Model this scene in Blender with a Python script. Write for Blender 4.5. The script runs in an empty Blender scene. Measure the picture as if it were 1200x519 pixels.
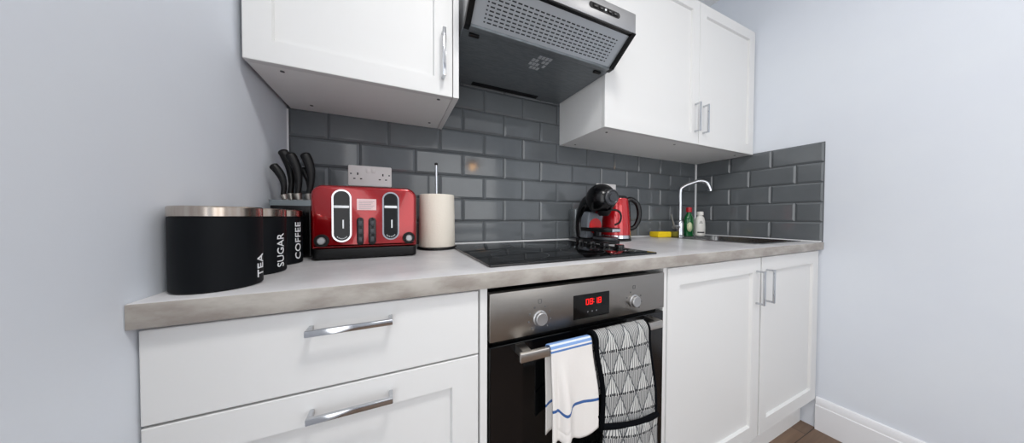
import bpy, bmesh, math, random
from mathutils import Vector, Matrix
random.seed(7)
ZF = 0.955                      # worktop surface above the floor; heights below are given from the worktop
COL = bpy.context.scene.collection
PI = math.pi

# ------------------------------------------------------------------ materials
def s2l(c):
    return tuple(((v/255)/12.92 if v/255 <= .04045 else ((v/255+.055)/1.055)**2.4) for v in c)
def mat(name, rgb, rough=.5, metal=0., spec=.5, coat=0., emit=None, estr=0., bump=None, var=None, aniso=None):
    m = bpy.data.materials.new(name); m.use_nodes = True
    n = m.node_tree.nodes; l = m.node_tree.links; b = n['Principled BSDF']
    c = s2l(rgb) + (1,)
    b.inputs['Base Color'].default_value = c
    b.inputs['Roughness'].default_value = rough
    b.inputs['Metallic'].default_value = metal
    b.inputs['Specular IOR Level'].default_value = spec
    b.inputs['Coat Weight'].default_value = coat
    b.inputs['Coat Roughness'].default_value = .04
    if emit:
        b.inputs['Emission Color'].default_value = s2l(emit) + (1,); b.inputs['Emission Strength'].default_value = estr
    tc = n.new('ShaderNodeTexCoord')
    if var:                                             # (scale, second colour, amount, stretch)
        sc, rgb2, lo, hi, st = var
        mp = n.new('ShaderNodeMapping'); mp.inputs['Scale'].default_value = st
        l.new(tc.outputs['Object'], mp.inputs['Vector'])
        t = n.new('ShaderNodeTexNoise'); t.inputs['Scale'].default_value = sc; t.inputs['Detail'].default_value = 6
        t.inputs['Roughness'].default_value = .62
        l.new(mp.outputs[0], t.inputs['Vector'])
        r = n.new('ShaderNodeValToRGB'); r.color_ramp.elements[0].position = lo; r.color_ramp.elements[1].position = hi
        r.color_ramp.elements[0].color = c; r.color_ramp.elements[1].color = s2l(rgb2) + (1,)
        l.new(t.outputs['Fac'], r.inputs['Fac']); l.new(r.outputs['Color'], b.inputs['Base Color'])
    if bump:                                            # (scale, strength, stretch)
        sc, stg, st = bump
        mp = n.new('ShaderNodeMapping'); mp.inputs['Scale'].default_value = st
        l.new(tc.outputs['Object'], mp.inputs['Vector'])
        t = n.new('ShaderNodeTexNoise'); t.inputs['Scale'].default_value = sc; t.inputs['Detail'].default_value = 4
        l.new(mp.outputs[0], t.inputs['Vector'])
        bp = n.new('ShaderNodeBump'); bp.inputs['Strength'].default_value = stg; bp.inputs['Distance'].default_value = .002
        l.new(t.outputs['Fac'], bp.inputs['Height']); l.new(bp.outputs['Normal'], b.inputs['Normal'])
    return m

U1 = (1,1,1)
M = {
 'wall': mat('wall_paint', (222,227,234), .7, bump=(160,.06,U1), var=(3,(220,225,233),.4,.6,U1)),
 'ceil': mat('ceiling_paint', (240,240,240), .8, bump=(120,.05,U1)),
 'trimw': mat('white_gloss_trim', (236,237,240), .35),
 'seal': mat('white_sealant', (225,226,228), .5),
 'cab': mat('white_cabinet', (226,226,225), .45, spec=.3, bump=(90,.015,U1)),
 'carc': mat('white_carcass', (240,240,239), .5),
 'tile': mat('slate_tile', (97,101,104), .09, spec=.5, var=(6,(103,107,110),.35,.65,U1)),
 'grout': mat('dark_grout', (60,62,66), .85),
 'top': mat('stone_laminate', (216,215,216), .33, var=(5,(194,193,195),.38,.66,U1), bump=(60,.03,U1)),
 'edge': mat('stone_edge', (176,171,164), .4, var=(9,(146,138,131),.38,.62,(1,1,2.5))),
 'chrome': mat('chrome', (200,202,206), .12, 1.),
 'steel': mat('brushed_steel', (150,146,141), .34, 1., bump=(40,.05,(.6,30,30))),
 'steel2': mat('satin_steel', (196,192,186), .28, 1., var=(18,(176,172,168),.35,.65,(1,1,8))),
 'sinkst': mat('sink_steel', (150,150,150), .25, 1.),
 'hoodst': mat('hood_steel', (176,176,177), .38, .85, bump=(40,.04,(.6,30,30))),
 'hoodgrey': mat('hood_underside', (128,134,138), .4, .4, var=(30,(116,122,126),.4,.6,(1,6,1))),
 'black': mat('black_plastic', (9,9,11), .42, spec=.3),
 'gblack': mat('gloss_black', (6,6,8), .2, spec=.4),
 'glass': mat('black_glass', (6,7,8), .07, spec=.28),
 'hobg': mat('hob_glass', (9,9,10), .04, spec=.65),
 'canister': mat('black_canister', (8,11,15), .5, spec=.16, bump=(200,.02,U1)),
 'band': mat('steel_lid', (214,206,198), .2, 1., var=(7,(150,130,112),.3,.75,(8,8,.2))),
 'letter': mat('white_letter', (235,236,238), .5),
 'red': mat('metallic_red', (150,6,16), .2, .55, coat=.8),
 'redk': mat('kettle_red', (190,14,26), .2, .25, coat=.8),
 'redp': mat('red_plastic', (205,24,28), .35),
 'sticker': mat('pale_sticker', (232,205,205), .55),
 'paper': mat('kitchen_paper', (240,232,218), .85, bump=(140,.35,U1)),
 'socket': mat('socket_white', (235,230,228), .35),
 'dark': mat('dark_hole', (30,28,28), .7),
 'greyp': mat('grey_plastic', (112,117,124), .35),
 'greyd': mat('dark_grey_plastic', (56,58,62), .3),
 'blocktop': mat('smoked_rim', (120,130,134), .2, .2),
 'yellow': mat('sponge_yellow', (240,205,14), .85, bump=(260,.6,U1)),
 'olive': mat('scourer_olive', (120,112,30), .9, bump=(260,.6,U1)),
 'green': mat('green_bottle', (12,92,44), .15, coat=.4),
 'cap': mat('red_cap', (178,20,34), .35),
 'lab': mat('cream_label', (214,222,180), .5),
 'whitep': mat('white_bottle', (228,226,220), .35),
 'towel': None, 'glove': None,
 'bind': mat('navy_binding', (3,5,9), .85, spec=.1, bump=(220,.3,U1)),
 'led': mat('red_led', (120,6,6), .4, emit=(255,24,20), estr=1.5),
 'mark': mat('grey_marking', (92,92,94), .6),
 'greyl': mat('light_grey', (176,180,184), .5),
 'lens': mat('white_indicator', (235,238,240), .3),
 'bulb': mat('warm_bulb', (255,220,170), .4, emit=(255,190,110), estr=14),
 'shade': mat('brass_shade', (170,130,80), .35, .8),
 'diff': mat('light_diffuser', (255,255,255), .5, emit=(255,250,244), estr=4),
}
# wood floor: planks along x
def wood():
    m = bpy.data.materials.new('oak_laminate'); m.use_nodes = True
    n = m.node_tree.nodes; l = m.node_tree.links; b = n['Principled BSDF']
    tc = n.new('ShaderNodeTexCoord')
    br = n.new('ShaderNodeTexBrick'); br.inputs['Scale'].default_value = 1
    br.inputs['Brick Width'].default_value = 1.1; br.inputs['Row Height'].default_value = .12; br.inputs['Mortar Size'].default_value = .0015
    br.inputs['Color1'].default_value = s2l((128,104,84)) + (1,); br.inputs['Color2'].default_value = s2l((104,84,68)) + (1,)
    br.inputs['Mortar'].default_value = s2l((48,38,32)) + (1,)
    l.new(tc.outputs['Object'], br.inputs['Vector'])
    mp = n.new('ShaderNodeMapping'); mp.inputs['Scale'].default_value = (1.2, 16, 1); l.new(tc.outputs['Object'], mp.inputs['Vector'])
    t = n.new('ShaderNodeTexNoise'); t.inputs['Scale'].default_value = 5; t.inputs['Detail'].default_value = 8; l.new(mp.outputs[0], t.inputs['Vector'])
    mx = n.new('ShaderNodeMix'); mx.data_type = 'RGBA'; mx.blend_type = 'MULTIPLY'; mx.inputs['Factor'].default_value = .7
    r = n.new('ShaderNodeValToRGB'); r.color_ramp.elements[0].color = (.45,.4,.36,1); r.color_ramp.elements[1].color = (1.2,1.15,1.1,1)
    l.new(t.outputs['Fac'], r.inputs['Fac']); l.new(br.outputs['Color'], mx.inputs['A']); l.new(r.outputs['Color'], mx.inputs['B'])
    l.new(mx.outputs['Result'], b.inputs['Base Color']); b.inputs['Roughness'].default_value = .4
    return m
M['floor'] = wood()

class NT:                                               # small helper for math node chains
    def __init__(s, m): s.n = m.node_tree.nodes; s.l = m.node_tree.links
    def m(s, op, a, b=None, c=None):
        k = s.n.new('ShaderNodeMath'); k.operation = op
        for i, v in enumerate((a, b, c)):
            if v is None: continue
            if isinstance(v, (int, float)): k.inputs[i].default_value = v
            else: s.l.new(v, k.inputs[i])
        return k.outputs[0]
    def mix(s, f, A, B):
        k = s.n.new('ShaderNodeMix'); k.data_type = 'RGBA'
        if isinstance(f, (int, float)): k.inputs['Factor'].default_value = f
        else: s.l.new(f, k.inputs['Factor'])
        for nm, v in (('A', A), ('B', B)):
            if isinstance(v, tuple): k.inputs[nm].default_value = s2l(v) + (1,)
            else: s.l.new(v, k.inputs[nm])
        return k.outputs['Result']
def uvmat(name, rough):
    m = bpy.data.materials.new(name); m.use_nodes = True
    t = NT(m); uv = t.n.new('ShaderNodeUVMap'); uv.uv_map = 'UVMap'
    sp = t.n.new('ShaderNodeSeparateXYZ'); t.l.new(uv.outputs[0], sp.inputs[0])
    b = t.n['Principled BSDF']; b.inputs['Roughness'].default_value = rough
    return m, t, sp.outputs[0], sp.outputs[1], b
# tea towel: white cloth, woven blue stripes across (v = metres down the front from the bar)
m, t, u, v, b = uvmat('striped_tea_towel', .9)
def band(t, v, a, bb): return t.m('MULTIPLY', t.m('GREATER_THAN', v, a), t.m('LESS_THAN', v, bb))
col = t.mix(band(t, v, -.03, .013), (228,224,220), (122,156,206))
col = t.mix(band(t, v, .004, .008), col, (215,222,232))
col = t.mix(band(t, v, .016, .020), col, (84,122,180))
col = t.mix(band(t, v, .150, .157), col, (54,92,150))
col = t.mix(band(t, v, -.157, -.150), col, (54,92,150))
t.l.new(col, b.inputs['Base Color'])
wn = t.n.new('ShaderNodeTexNoise'); wn.inputs['Scale'].default_value = 60
bp = t.n.new('ShaderNodeBump'); bp.inputs['Strength'].default_value = .3; bp.inputs['Distance'].default_value = .002
t.l.new(wn.outputs['Fac'], bp.inputs['Height']); t.l.new(bp.outputs['Normal'], b.inputs['Normal'])
M['towel'] = m
# oven glove: white print of leaf fans between dashed lines on dark cotton
m, t, u, v, b = uvmat('patterned_glove_cotton', .9)
P, Q = .054, .054
nz = t.n.new('ShaderNodeTexNoise'); nz.inputs['Scale'].default_value = 26
wob = t.m('MULTIPLY', t.m('SUBTRACT', nz.outputs['Fac'], .5), .008)
vv = t.m('ADD', t.m('ADD', v, wob), 10*P)
row = t.m('FLOOR', t.m('DIVIDE', vv, P)); fv = t.m('FRACT', t.m('DIVIDE', vv, P))
fu = t.m('FRACT', t.m('ADD', t.m('DIVIDE', u, Q), t.m('MULTIPLY', row, .5)))
tri = t.m('MULTIPLY', t.m('ABSOLUTE', t.m('SUBTRACT', fu, .5)), 2.)          # 0 at the apex, 1 at the foot
edge = t.m('LESS_THAN', t.m('ABSOLUTE', t.m('SUBTRACT', tri, t.m('MULTIPLY', fv, 1.0))), .07)
inside = t.m('LESS_THAN', tri, fv)
fan = t.m('GREATER_THAN', t.m('SINE', t.m('MULTIPLY', t.m('DIVIDE', t.m('SUBTRACT', fu, .5), t.m('ADD', fv, .35)), 46)), -.35)
fan2 = t.m('GREATER_THAN', t.m('SINE', t.m('MULTIPLY', fu, 70)), -.1)
inner = t.mix(fan, (104,106,107), (206,206,203)); outer = t.mix(fan2, (84,86,88), (182,182,180))
base = t.mix(inside, outer, inner)
base = t.mix(edge, base, (92,94,97))
dash = t.m('MULTIPLY', t.m('LESS_THAN', t.m('ABSOLUTE', t.m('SUBTRACT', fv, .93)), .055), t.m('GREATER_THAN', t.m('SINE', t.m('MULTIPLY', u, 900)), -.55))
base = t.mix(dash, base, (22,24,30))
t.l.new(base, b.inputs['Base Color'])
bp = t.n.new('ShaderNodeBump'); bp.inputs['Strength'].default_value = .5; bp.inputs['Distance'].default_value = .006
t.l.new(t.m('SMOOTH_MIN', t.m('ABSOLUTE', t.m('SUBTRACT', tri, fv)), .5, .2), bp.inputs['Height']); t.l.new(bp.outputs['Normal'], b.inputs['Normal'])
M['glove'] = m
# perforated grease filter: rows of slots (uv in metres)
m, t, u, v, b = uvmat('perforated_filter', .4)
b.inputs['Metallic'].default_value = .45
su = t.m('FRACT', t.m('DIVIDE', u, .0196)); sv = t.m('FRACT', t.m('DIVIDE', v, .0105))
slot = t.m('MULTIPLY', band(t, su, .14, .86), band(t, sv, .3, .66))
slot = t.m('MULTIPLY', slot, t.m('MULTIPLY', band(t, u, .0505, .5385), band(t, v, .010, .0975)))
t.l.new(t.mix(slot, (186,193,200), (50,54,59)), b.inputs['Base Color'])
M['filter'] = m

# ------------------------------------------------------------------ mesh helpers (coordinates in the room, z from the worktop)
def box(bm, x0, x1, y0, y1, z0, z1, bev=0., seg=2):
    vs = [bm.verts.new((x, y, z)) for x in (x0, x1) for y in (y0, y1) for z in (z0, z1)]
    fs = [bm.faces.new([vs[i] for i in f]) for f in ((0,1,3,2),(4,6,7,5),(0,4,5,1),(2,3,7,6),(0,2,6,4),(1,5,7,3))]
    if bev:
        es = list({e for f in fs for e in f.edges})
        bmesh.ops.bevel(bm, geom=es, offset=bev, segments=seg, profile=.5, affect='EDGES')
def cyl(bm, p0, p1, r0, r1=None, n=24, caps=True):
    p0, p1 = Vector(p0), Vector(p1); r1 = r0 if r1 is None else r1
    d = (p1-p0).normalized(); a = d.orthogonal().normalized(); b = d.cross(a)
    ra = [bm.verts.new(p0 + (a*math.cos(2*PI*i/n) + b*math.sin(2*PI*i/n))*r0) for i in range(n)]
    rb = [bm.verts.new(p1 + (a*math.cos(2*PI*i/n) + b*math.sin(2*PI*i/n))*r1) for i in range(n)]
    for i in range(n): bm.faces.new((ra[i], ra[(i+1) % n], rb[(i+1) % n], rb[i]))
    if caps: bm.faces.new(ra[::-1]); bm.faces.new(rb)
def lathe(bm, cx, cy, prof, n=40, close=True):
    rings = []
    for r, z in prof:
        if r < 1e-6: rings.append([bm.verts.new((cx, cy, z))])
        else: rings.append([bm.verts.new((cx + r*math.cos(2*PI*i/n), cy + r*math.sin(2*PI*i/n), z)) for i in range(n)])
    for A, B in zip(rings, rings[1:]):
        for i in range(n):
            j = (i+1) % n
            if len(A) == 1 and len(B) == 1: continue
            if len(A) == 1: bm.faces.new((A[0], B[j], B[i]))
            elif len(B) == 1: bm.faces.new((A[i], A[j], B[0]))
            else: bm.faces.new((A[i], A[j], B[j], B[i]))
    if close:
        if len(rings[0]) > 1: bm.faces.new(rings[0][::-1])
        if len(rings[-1]) > 1: bm.faces.new(rings[-1])
def spline(pts, k=8):
    pts = [Vector(p) for p in pts]; out = []
    P = [pts[0]*2-pts[1]] + pts + [pts[-1]*2-pts[-2]]
    for i in range(1, len(P)-2):
        for j in range(k):
            s = j/k; a, b, c, d = P[i-1], P[i], P[i+1], P[i+2]
            out.append(.5*((2*b) + (c-a)*s + (2*a-5*b+4*c-d)*s*s + (3*b-a-3*c+d)*s**3))
    return out + [pts[-1]]
def tube(bm, pts, r, n=14, flat=None, side=None):
    """sweep; r a number or list; flat scales the section across the reference direction side"""
    pts = [Vector(p) for p in pts]; N = len(pts); rings = []
    a = None
    for i, p in enumerate(pts):
        d = (pts[min(i+1, N-1)] - pts[max(i-1, 0)]).normalized()
        if side is not None: a = (Vector(side) - d*Vector(side).dot(d)).normalized()
        elif a is None: a = d.orthogonal().normalized()
        else: a = (a - d*a.dot(d)).normalized()
        b = d.cross(a); q = r[i] if isinstance(r, (list, tuple)) else r
        f = (flat[i] if isinstance(flat, (list, tuple)) else flat) or 1.
        rings.append([bm.verts.new(p + a*math.cos(2*PI*k/n)*q*f + b*math.sin(2*PI*k/n)*q) for k in range(n)])
    for A, B in zip(rings, rings[1:]):
        for k in range(n): bm.faces.new((A[k], A[(k+1) % n], B[(k+1) % n], B[k]))
    bm.faces.new(rings[0][::-1]); bm.faces.new(rings[-1])
def prism(bm, poly, axis, a, b, bev=0.):
    """poly: 2-D points in the two other axes (in x,y,z order), extruded along axis from a to b"""
    def P(p, t):
        q = list(p); q.insert('xyz'.index(axis), t); return q
    A = [bm.verts.new(P(p, a)) for p in poly]; B = [bm.verts.new(P(p, b)) for p in poly]; n = len(poly)
    fs = [bm.faces.new(A), bm.faces.new(B[::-1])] + [bm.faces.new((A[i], B[i], B[(i+1) % n], A[(i+1) % n])) for i in range(n)]
    bmesh.ops.recalc_face_normals(bm, faces=fs)
    if bev: bmesh.ops.bevel(bm, geom=list({e for f in fs for e in f.edges}), offset=bev, segments=3, profile=.5, affect='EDGES')
def rrect(x0, x1, z0, z1, r, k=6):
    if not isinstance(r, (list, tuple)): r = (r,)*4         # br, tr, tl, bl
    out = []
    for (cx, cz, a0, q) in ((x1-r[0], z0+r[0], -90, r[0]), (x1-r[1], z1-r[1], 0, r[1]), (x0+r[2], z1-r[2], 90, r[2]), (x0+r[3], z0+r[3], 180, r[3])):
        for i in range(k+1):
            a = math.radians(a0 + 90*i/k); out.append((cx + q*math.cos(a), cz + q*math.sin(a)))
    return out
def ring_prism(bm, outer, inner, axis, a, b):
    def P(p, t):
        q = list(p); q.insert('xyz'.index(axis), t); return q
    n = len(outer); V = [[bm.verts.new(P(p, t)) for p in L] for L in (outer, inner) for t in (a, b)]
    oa, ob, ia, ib = V; fs = []
    for i in range(n):
        j = (i+1) % n
        for q in ((oa[i], oa[j], ob[j], ob[i]), (ia[i], ib[i], ib[j], ia[j]), (oa[i], ia[i], ia[j], oa[j]), (ob[i], ob[j], ib[j], ib[i])):
            fs.append(bm.faces.new(q))
    bmesh.ops.recalc_face_normals(bm, faces=fs)

BASE = {}
def thing(name, label, cat, loc, group=None):
    o = bpy.data.objects.new(name, None); COL.objects.link(o)
    o.location = (loc[0], loc[1], loc[2] + ZF); o.empty_display_size = .05
    o['label'] = label; o['category'] = cat
    if group: o['group'] = group
    BASE[o.name] = Vector(loc)
    return o
def obj(name, bm, m, parent=None, label=None, sharp=35, loc=None, mats=None):
    base = BASE[parent.name] if parent else Vector(loc or (0, 0, 0))
    bmesh.ops.recalc_face_normals(bm, faces=bm.faces[:])
    bmesh.ops.translate(bm, verts=bm.verts[:], vec=-base)
    me = bpy.data.meshes.new(name); bm.to_mesh(me); bm.free()
    for p in me.polygons: p.use_smooth = True
    me.set_sharp_from_angle(angle=math.radians(sharp))
    me.materials.append(M[m])
    for k in (mats or []): me.materials.append(M[k])
    o = bpy.data.objects.new(name, me); COL.objects.link(o)
    if parent: o.parent = parent
    else: o.location = base + Vector((0, 0, ZF))
    BASE[o.name] = base
    if label: o['label'] = label
    return o
def tag(o, label, cat, group=None):
    o['label'] = label; o['category'] = cat
    if group: o['group'] = group
    return o
def struct(name, bm, m, **k):
    o = obj(name, bm, m, **k); o['kind'] = 'structure'; return o
def new(): return bmesh.new()
def b1(*a, **k):
    bm = new(); box(bm, *a, **k); return bm

# ------------------------------------------------------------------ room shell
L, H, YF = 2.308, 1.56, -3.2
struct('floor', b1(-.1, L+.1, YF-.1, .108, -ZF-.06, -ZF), 'floor')
struct('ceiling', b1(-.1, L+.1, YF-.1, .108, H, H+.06), 'ceil')
struct('wall_back', b1(-.1, L+.1, .008, .108, -ZF, H), 'wall')
struct('wall_right', b1(L, L+.1, YF-.1, .008, -ZF, H), 'wall')
FX0, FX1, FZ0, FZ1 = .55, 2.05, -.10, 1.30  # invented window opening in the unseen front wall, placed for fill light
bm = new()
box(bm, 0, FX0, YF-.1, YF, -ZF, H); box(bm, FX1, L, YF-.1, YF, -ZF, H)
box(bm, FX0, FX1, YF-.1, YF, -ZF, FZ0); box(bm, FX0, FX1, YF-.1, YF, FZ1, H)
struct('wall_front', bm, 'wall')
bm = new()
ring_prism(bm, [(FX0+.001, FZ0+.001), (FX1-.001, FZ0+.001), (FX1-.001, FZ1-.001), (FX0+.001, FZ1-.001)],
           [(FX0+.05, FZ0+.05), (FX1-.05, FZ0+.05), (FX1-.05, FZ1-.05), (FX0+.05, FZ1-.05)], 'y', YF-.08, YF-.03)
struct('added_window_2', bm, 'trimw')
WY0, WY1, WZ0, WZ1 = -2.60, -1.20, -.75, 1.30           # added tall window in the left wall, out of view, for side light
bm = new()
box(bm, -.1, 0, WY1, .008, -ZF, H); box(bm, -.1, 0, YF-.1, WY0, -ZF, H)
box(bm, -.1, 0, WY0, WY1, -ZF, WZ0); box(bm, -.1, 0, WY0, WY1, WZ1, H)
struct('wall_left', bm, 'wall')
bm = new(); e = .001; w = .05
ring_prism(bm, [(WY0+e, WZ0+e), (WY1-e, WZ0+e), (WY1-e, WZ1-e), (WY0+e, WZ1-e)],
           [(WY0+w, WZ0+w), (WY1-w, WZ0+w), (WY1-w, WZ1-w), (WY0+w, WZ1-w)], 'x', -.08, -.03)
mid = (WY0+WY1)/2; box(bm, -.08, -.03, mid-.025, mid+.025, WZ0+w, WZ1-w)
struct('added_window_1', bm, 'trimw')
# skirting on the right wall, moulded top
bm = new()
prof = [(L-.0005, -ZF), (L-.016, -ZF), (L-.016, -.832), (L-.013, -.828), (L-.013, -.802), (L-.009, -.793), (L-.0005, -.790)]
prism(bm, [(x, z) for x, z in prof], 'y', YF+.001, -.602)
struct('baseboard_right', bm, 'trimw')
bm = new(); prism(bm, [(-(x-L), z) for x, z in prof], 'y', YF+.001, -.63); struct('baseboard_left', bm, 'trimw')

# metro tiles: bevelled faces on a grout bed
G, GT = .101, .0016
def tile(bm, a0, a1, z0, z1, mp, w0=None):
    bw, d = .0085, .0045
    a0 += GT/2; a1 -= GT/2; z0 += GT/2; z1 -= GT/2
    o = [(a0, z0), (a1, z0), (a1, z1), (a0, z1)]
    bw = min(bw, (a1-a0)*.35)
    i = [(a0+bw, z0+bw), (a1-bw, z0+bw), (a1-bw, z1-bw), (a0+bw, z1-bw)]
    V0 = [bm.verts.new(mp(p, .0062)) for p in o]; V1 = [bm.verts.new(mp(p, d)) for p in o]; V2 = [bm.verts.new(mp(p, 0)) for p in i]
    for k in range(4):
        j = (k+1) % 4
        bm.faces.new((V0[k], V0[j], V1[j], V1[k])); bm.faces.new((V1[k], V1[j], V2[j], V2[k]))
    bm.faces.new(V2)
bm = new()
a = .2187
for k in range(8):
    off = a - (.1005 if k % 2 == 0 else 0); s = .201
    xs = [.0015]; x = off - 3*s
    while x < 2.2995:
        if x > .02: xs.append(x)
        x += s
    xs.append(2.2985)
    for x0, x1 in zip(xs, xs[1:]):
        tile(bm, x0, x1, k*G+.0005, (k+1)*G, lambda p, d: (p[0], d, p[1]))
back_tiles = struct('trim_1', bm, 'tile', sharp=5)
bed = struct('trim_2', b1(.001, 2.2995, .0052, .0079, .0005, 8*G), 'grout')
bm = new()
for k in range(5):
    E = -.610; s = .201; ys = [E]; y = E + (s if k % 2 == 0 else s/2)
    while y < -.02: ys.append(y); y += s
    ys.append(-.001)
    for y0, y1 in zip(ys, ys[1:]):
        tile(bm, y0, y1, k*G+.0005, (k+1)*G, lambda p, d: (2.300+d, p[0], p[1]))
struct('trim_3', bm, 'tile', sharp=5)
struct('trim_4', b1(2.3052, 2.3079, -.611, -.001, .0005, 5*G), 'grout')
bm = new(); prism(bm, [(2.2995, -.001), (2.2995, -.0085), (2.2915, -.001)], 'z', .004, .495); struct('trim_5', bm, 'seal')
bm = new(); prism(bm, [(.0006, -.001), (.0006, -.006), (.0056, -.001)], 'z', .004, .495); struct('trim_6', bm, 'seal')
bm = new(); prism(bm, [(-.001, .0006), (-.009, .0006), (-.001, .006)], 'x', .007, 2.29); struct('trim_7', bm, 'seal')
bm = new(); prism(bm, [(2.2995, .0006), (2.2925, .0006), (2.2995, .006)], 'y', -.608, -.010); struct('trim_8', bm, 'seal')

# ------------------------------------------------------------------ shared cabinet pieces
def shaker(bm, x0, x1, z0, z1, yf, t=.019, rail=.062, rec=.010, ch=.0032, bev=.0012):
    """a framed door or drawer front, its face at y = yf"""
    o = [(x0, z0), (x1, z0), (x1, z1), (x0, z1)]
    def ins(d): return [(x0+d, z0+d), (x1-d, z0+d), (x1-d, z1-d), (x0+d, z1-d)]
    loops = [(o, yf+t), (o, yf+bev), (ins(bev), yf), (ins(rail), yf), (ins(rail+ch), yf+rec)]
    V = [[bm.verts.new((p[0], y, p[1])) for p in lp] for lp, y in loops]
    for A, B in zip(V, V[1:]):
        for k in range(4): bm.faces.new((A[k], A[(k+1) % 4], B[(k+1) % 4], B[k]))
    bm.faces.new(V[0][::-1]); bm.faces.new(V[-1])
def slab(bm, x0, x1, z0, z1, yf, t=.019): box(bm, x0, x1, yf, yf+t, z0, z1, bev=.0012, seg=1)
def bar_handle(p, q, yf, proj=.030, w=.011, t=.007):
    """square bar pull between p=(x,z) and q=(x,z)"""
    bm = new(); h = w/2
    if abs(p[0]-q[0]) > abs(p[1]-q[1]):
        box(bm, p[0], q[0], yf-proj, yf-proj+t, p[1]-h, p[1]+h, bev=.0015)
        for x in (p[0]+.0005, q[0]-t-.0005): box(bm, x, x+t, yf-proj+t-.001, yf-.0004, p[1]-h+.0006, p[1]+h-.0006, bev=.001)
    else:
        box(bm, p[0]-h, p[0]+h, yf-proj, yf-proj+t, p[1], q[1], bev=.0015)
        for z in (p[1]+.0005, q[1]-t-.0005): box(bm, p[0]-h+.0006, p[0]+h-.0006, yf-proj+t-.001, yf-.0004, z, z+t, bev=.001)
    return bm
def carcass(bm, x0, x1, y0, y1, z0, z1, t=.018, top=True):
    box(bm, x0, x0+t, y0, y1, z0, z1); box(bm, x1-t, x1, y0, y1, z0, z1)
    box(bm, x0+t, x1-t, y0, y1, z0, z0+t); box(bm, x0+t, x1-t, y1-.008, y1, z0+t, z1-(t if top else 0))
    if top: box(bm, x0+t, x1-t, y0, y1, z1-t, z1)
def caps(parent, pts, z):
    for x, y in pts:
        bm = new(); cyl(bm, (x, y, z-.0012), (x, y, z+.0006), .005, n=14); obj('screw_cap', bm, 'mark', parent)

# ------------------------------------------------------------------ wall cabinets
ZB, DU = .4975, -.325
t = thing('wall_cabinet', 'white single door wall cabinet above the red toaster', 'cabinet', (.26, -.16, ZB))
bm = new(); carcass(bm, .0125, .5085, DU+.021, -.0005, ZB+.001, 1.221); obj('carcass', bm, 'carc', t)
obj('end_panel', b1(.510, .528, DU, -.0005, ZB, 1.2215, bev=.0008, seg=1), 'cab', t)
bm = new(); shaker(bm, .012, .5075, ZB, 1.221, DU, rail=.055); d = obj('door', bm, 'cab', t)
obj('handle', bar_handle((.478, .546), (.478, .690), DU, w=.010), 'chrome', d, label='vertical chrome bar handle')
caps(t, [(.075, -.285), (.085, -.06), (.470, -.29), (.470, -.06)], ZB+.001)
t = thing('wall_cabinet', 'white two door wall cabinet to the right of the cooker hood', 'cabinet', (1.72, -.16, ZB))
bm = new(); carcass(bm, 1.136, 2.2995, DU+.021, -.0005, ZB+.001, 1.221); obj('carcass', bm, 'carc', t)
obj('end_panel', b1(1.1352, 1.1515, DU+.0212, -.0006, ZB, 1.2215), 'cab', t) if False else None
for x0, x1, hx in ((1.136, 1.7655, 1.735), (1.7685, 2.2985, 1.803)):
    bm = new(); shaker(bm, x0, x1, ZB, 1.221, DU, rail=.055); d = obj('door', bm, 'cab', t)
    obj('handle', bar_handle((hx, .556), (hx, .700), DU, w=.010), 'chrome', d, label='vertical chrome bar handle')
caps(t, [(1.20, -.27), (1.66, -.27), (1.20, -.05), (2.22, -.27)], ZB+.001)

# ------------------------------------------------------------------ cooker hood
HX0, HX1 = .5355, 1.1295
t = thing('cooker_hood', 'stainless steel cooker hood between the two white wall cabinets', 'cooker hood', (.83, -.24, .70))
bm = new(); prism(bm, [(-.001, .722), (-.368, .714), (-.468, .790), (-.468, .850), (-.001, .850)], 'x', HX0+.004, HX1-.004); obj('canopy', bm, 'hoodst', t)
bm = new()                                              # underside tray with a raised lip all round
prism(bm, [(-.0015, .7225), (-.370, .7145), (-.370, .707), (-.0015, .714)], 'x', HX0+.001, HX1-.001)
und = obj('underside', bm, 'hoodgrey', t)
bm = new(); prism(bm, [(-.372, .722), (-.372, .703), (-.350, .7035), (-.350, .7145)], 'x', HX0, HX1, bev=.001); obj('front_lip', bm, 'hoodgrey', und)
bm = new()                                              # grease filter on the slope
x0, x1 = HX0+.004, HX1-.004
A = [Vector((x0, -.3705, .7105)), Vector((x1, -.3705, .7105)), Vector((x1, -.4745, .782)), Vector((x0, -.4745, .782))]
nrm = Vector((0, .0715, .104)).normalized()*.004
uvl = bm.loops.layers.uv.new('UVMap')
va = [bm.verts.new(p) for p in A]; vb = [bm.verts.new(p + nrm) for p in A]
for f in ((va[0], va[1], va[2], va[3]), (vb[3], vb[2], vb[1], vb[0]), *[(va[i], vb[i], vb[(i+1) % 4], va[(i+1) % 4]) for i in range(4)]):
    bm.faces.new(f)
for f in bm.faces:
    for lp in f.loops: lp[uvl].uv = (lp.vert.co.x - x0, (lp.vert.co.z - .7105)/.0715*.126)
obj('grease_filter', bm, 'filter', t, label='grey perforated grease filter')
bm = new(); box(bm, HX0, HX1, -.4785, -.466, .7785, .8475, bev=.0015); fas = obj('fascia', bm, 'hoodst', t)
obj('seam_strip', b1(HX0+.001, HX1-.001, -.4765, -.464, .7745, .7783), 'black', t)  # thin black strip along the seam below the fascia
bm = new(); prism(bm, rrect(.918, 1.052, .8055, .8245, .009), 'y', -.4797, -.4787); cp = obj('control_panel', bm, 'black', fas)
for x in (.942, .968, 1.006, 1.031):
    obj('button', b1(x-.010, x+.010, -.4822, -.4798, .8095, .8205, bev=.001), 'gblack', cp)
bm = new(); cyl(bm, (.9865, -.4815, .815), (.9865, -.4798, .815), .0035, n=12); obj('indicator', bm, 'lens', cp, label='small white indicator light')
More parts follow.
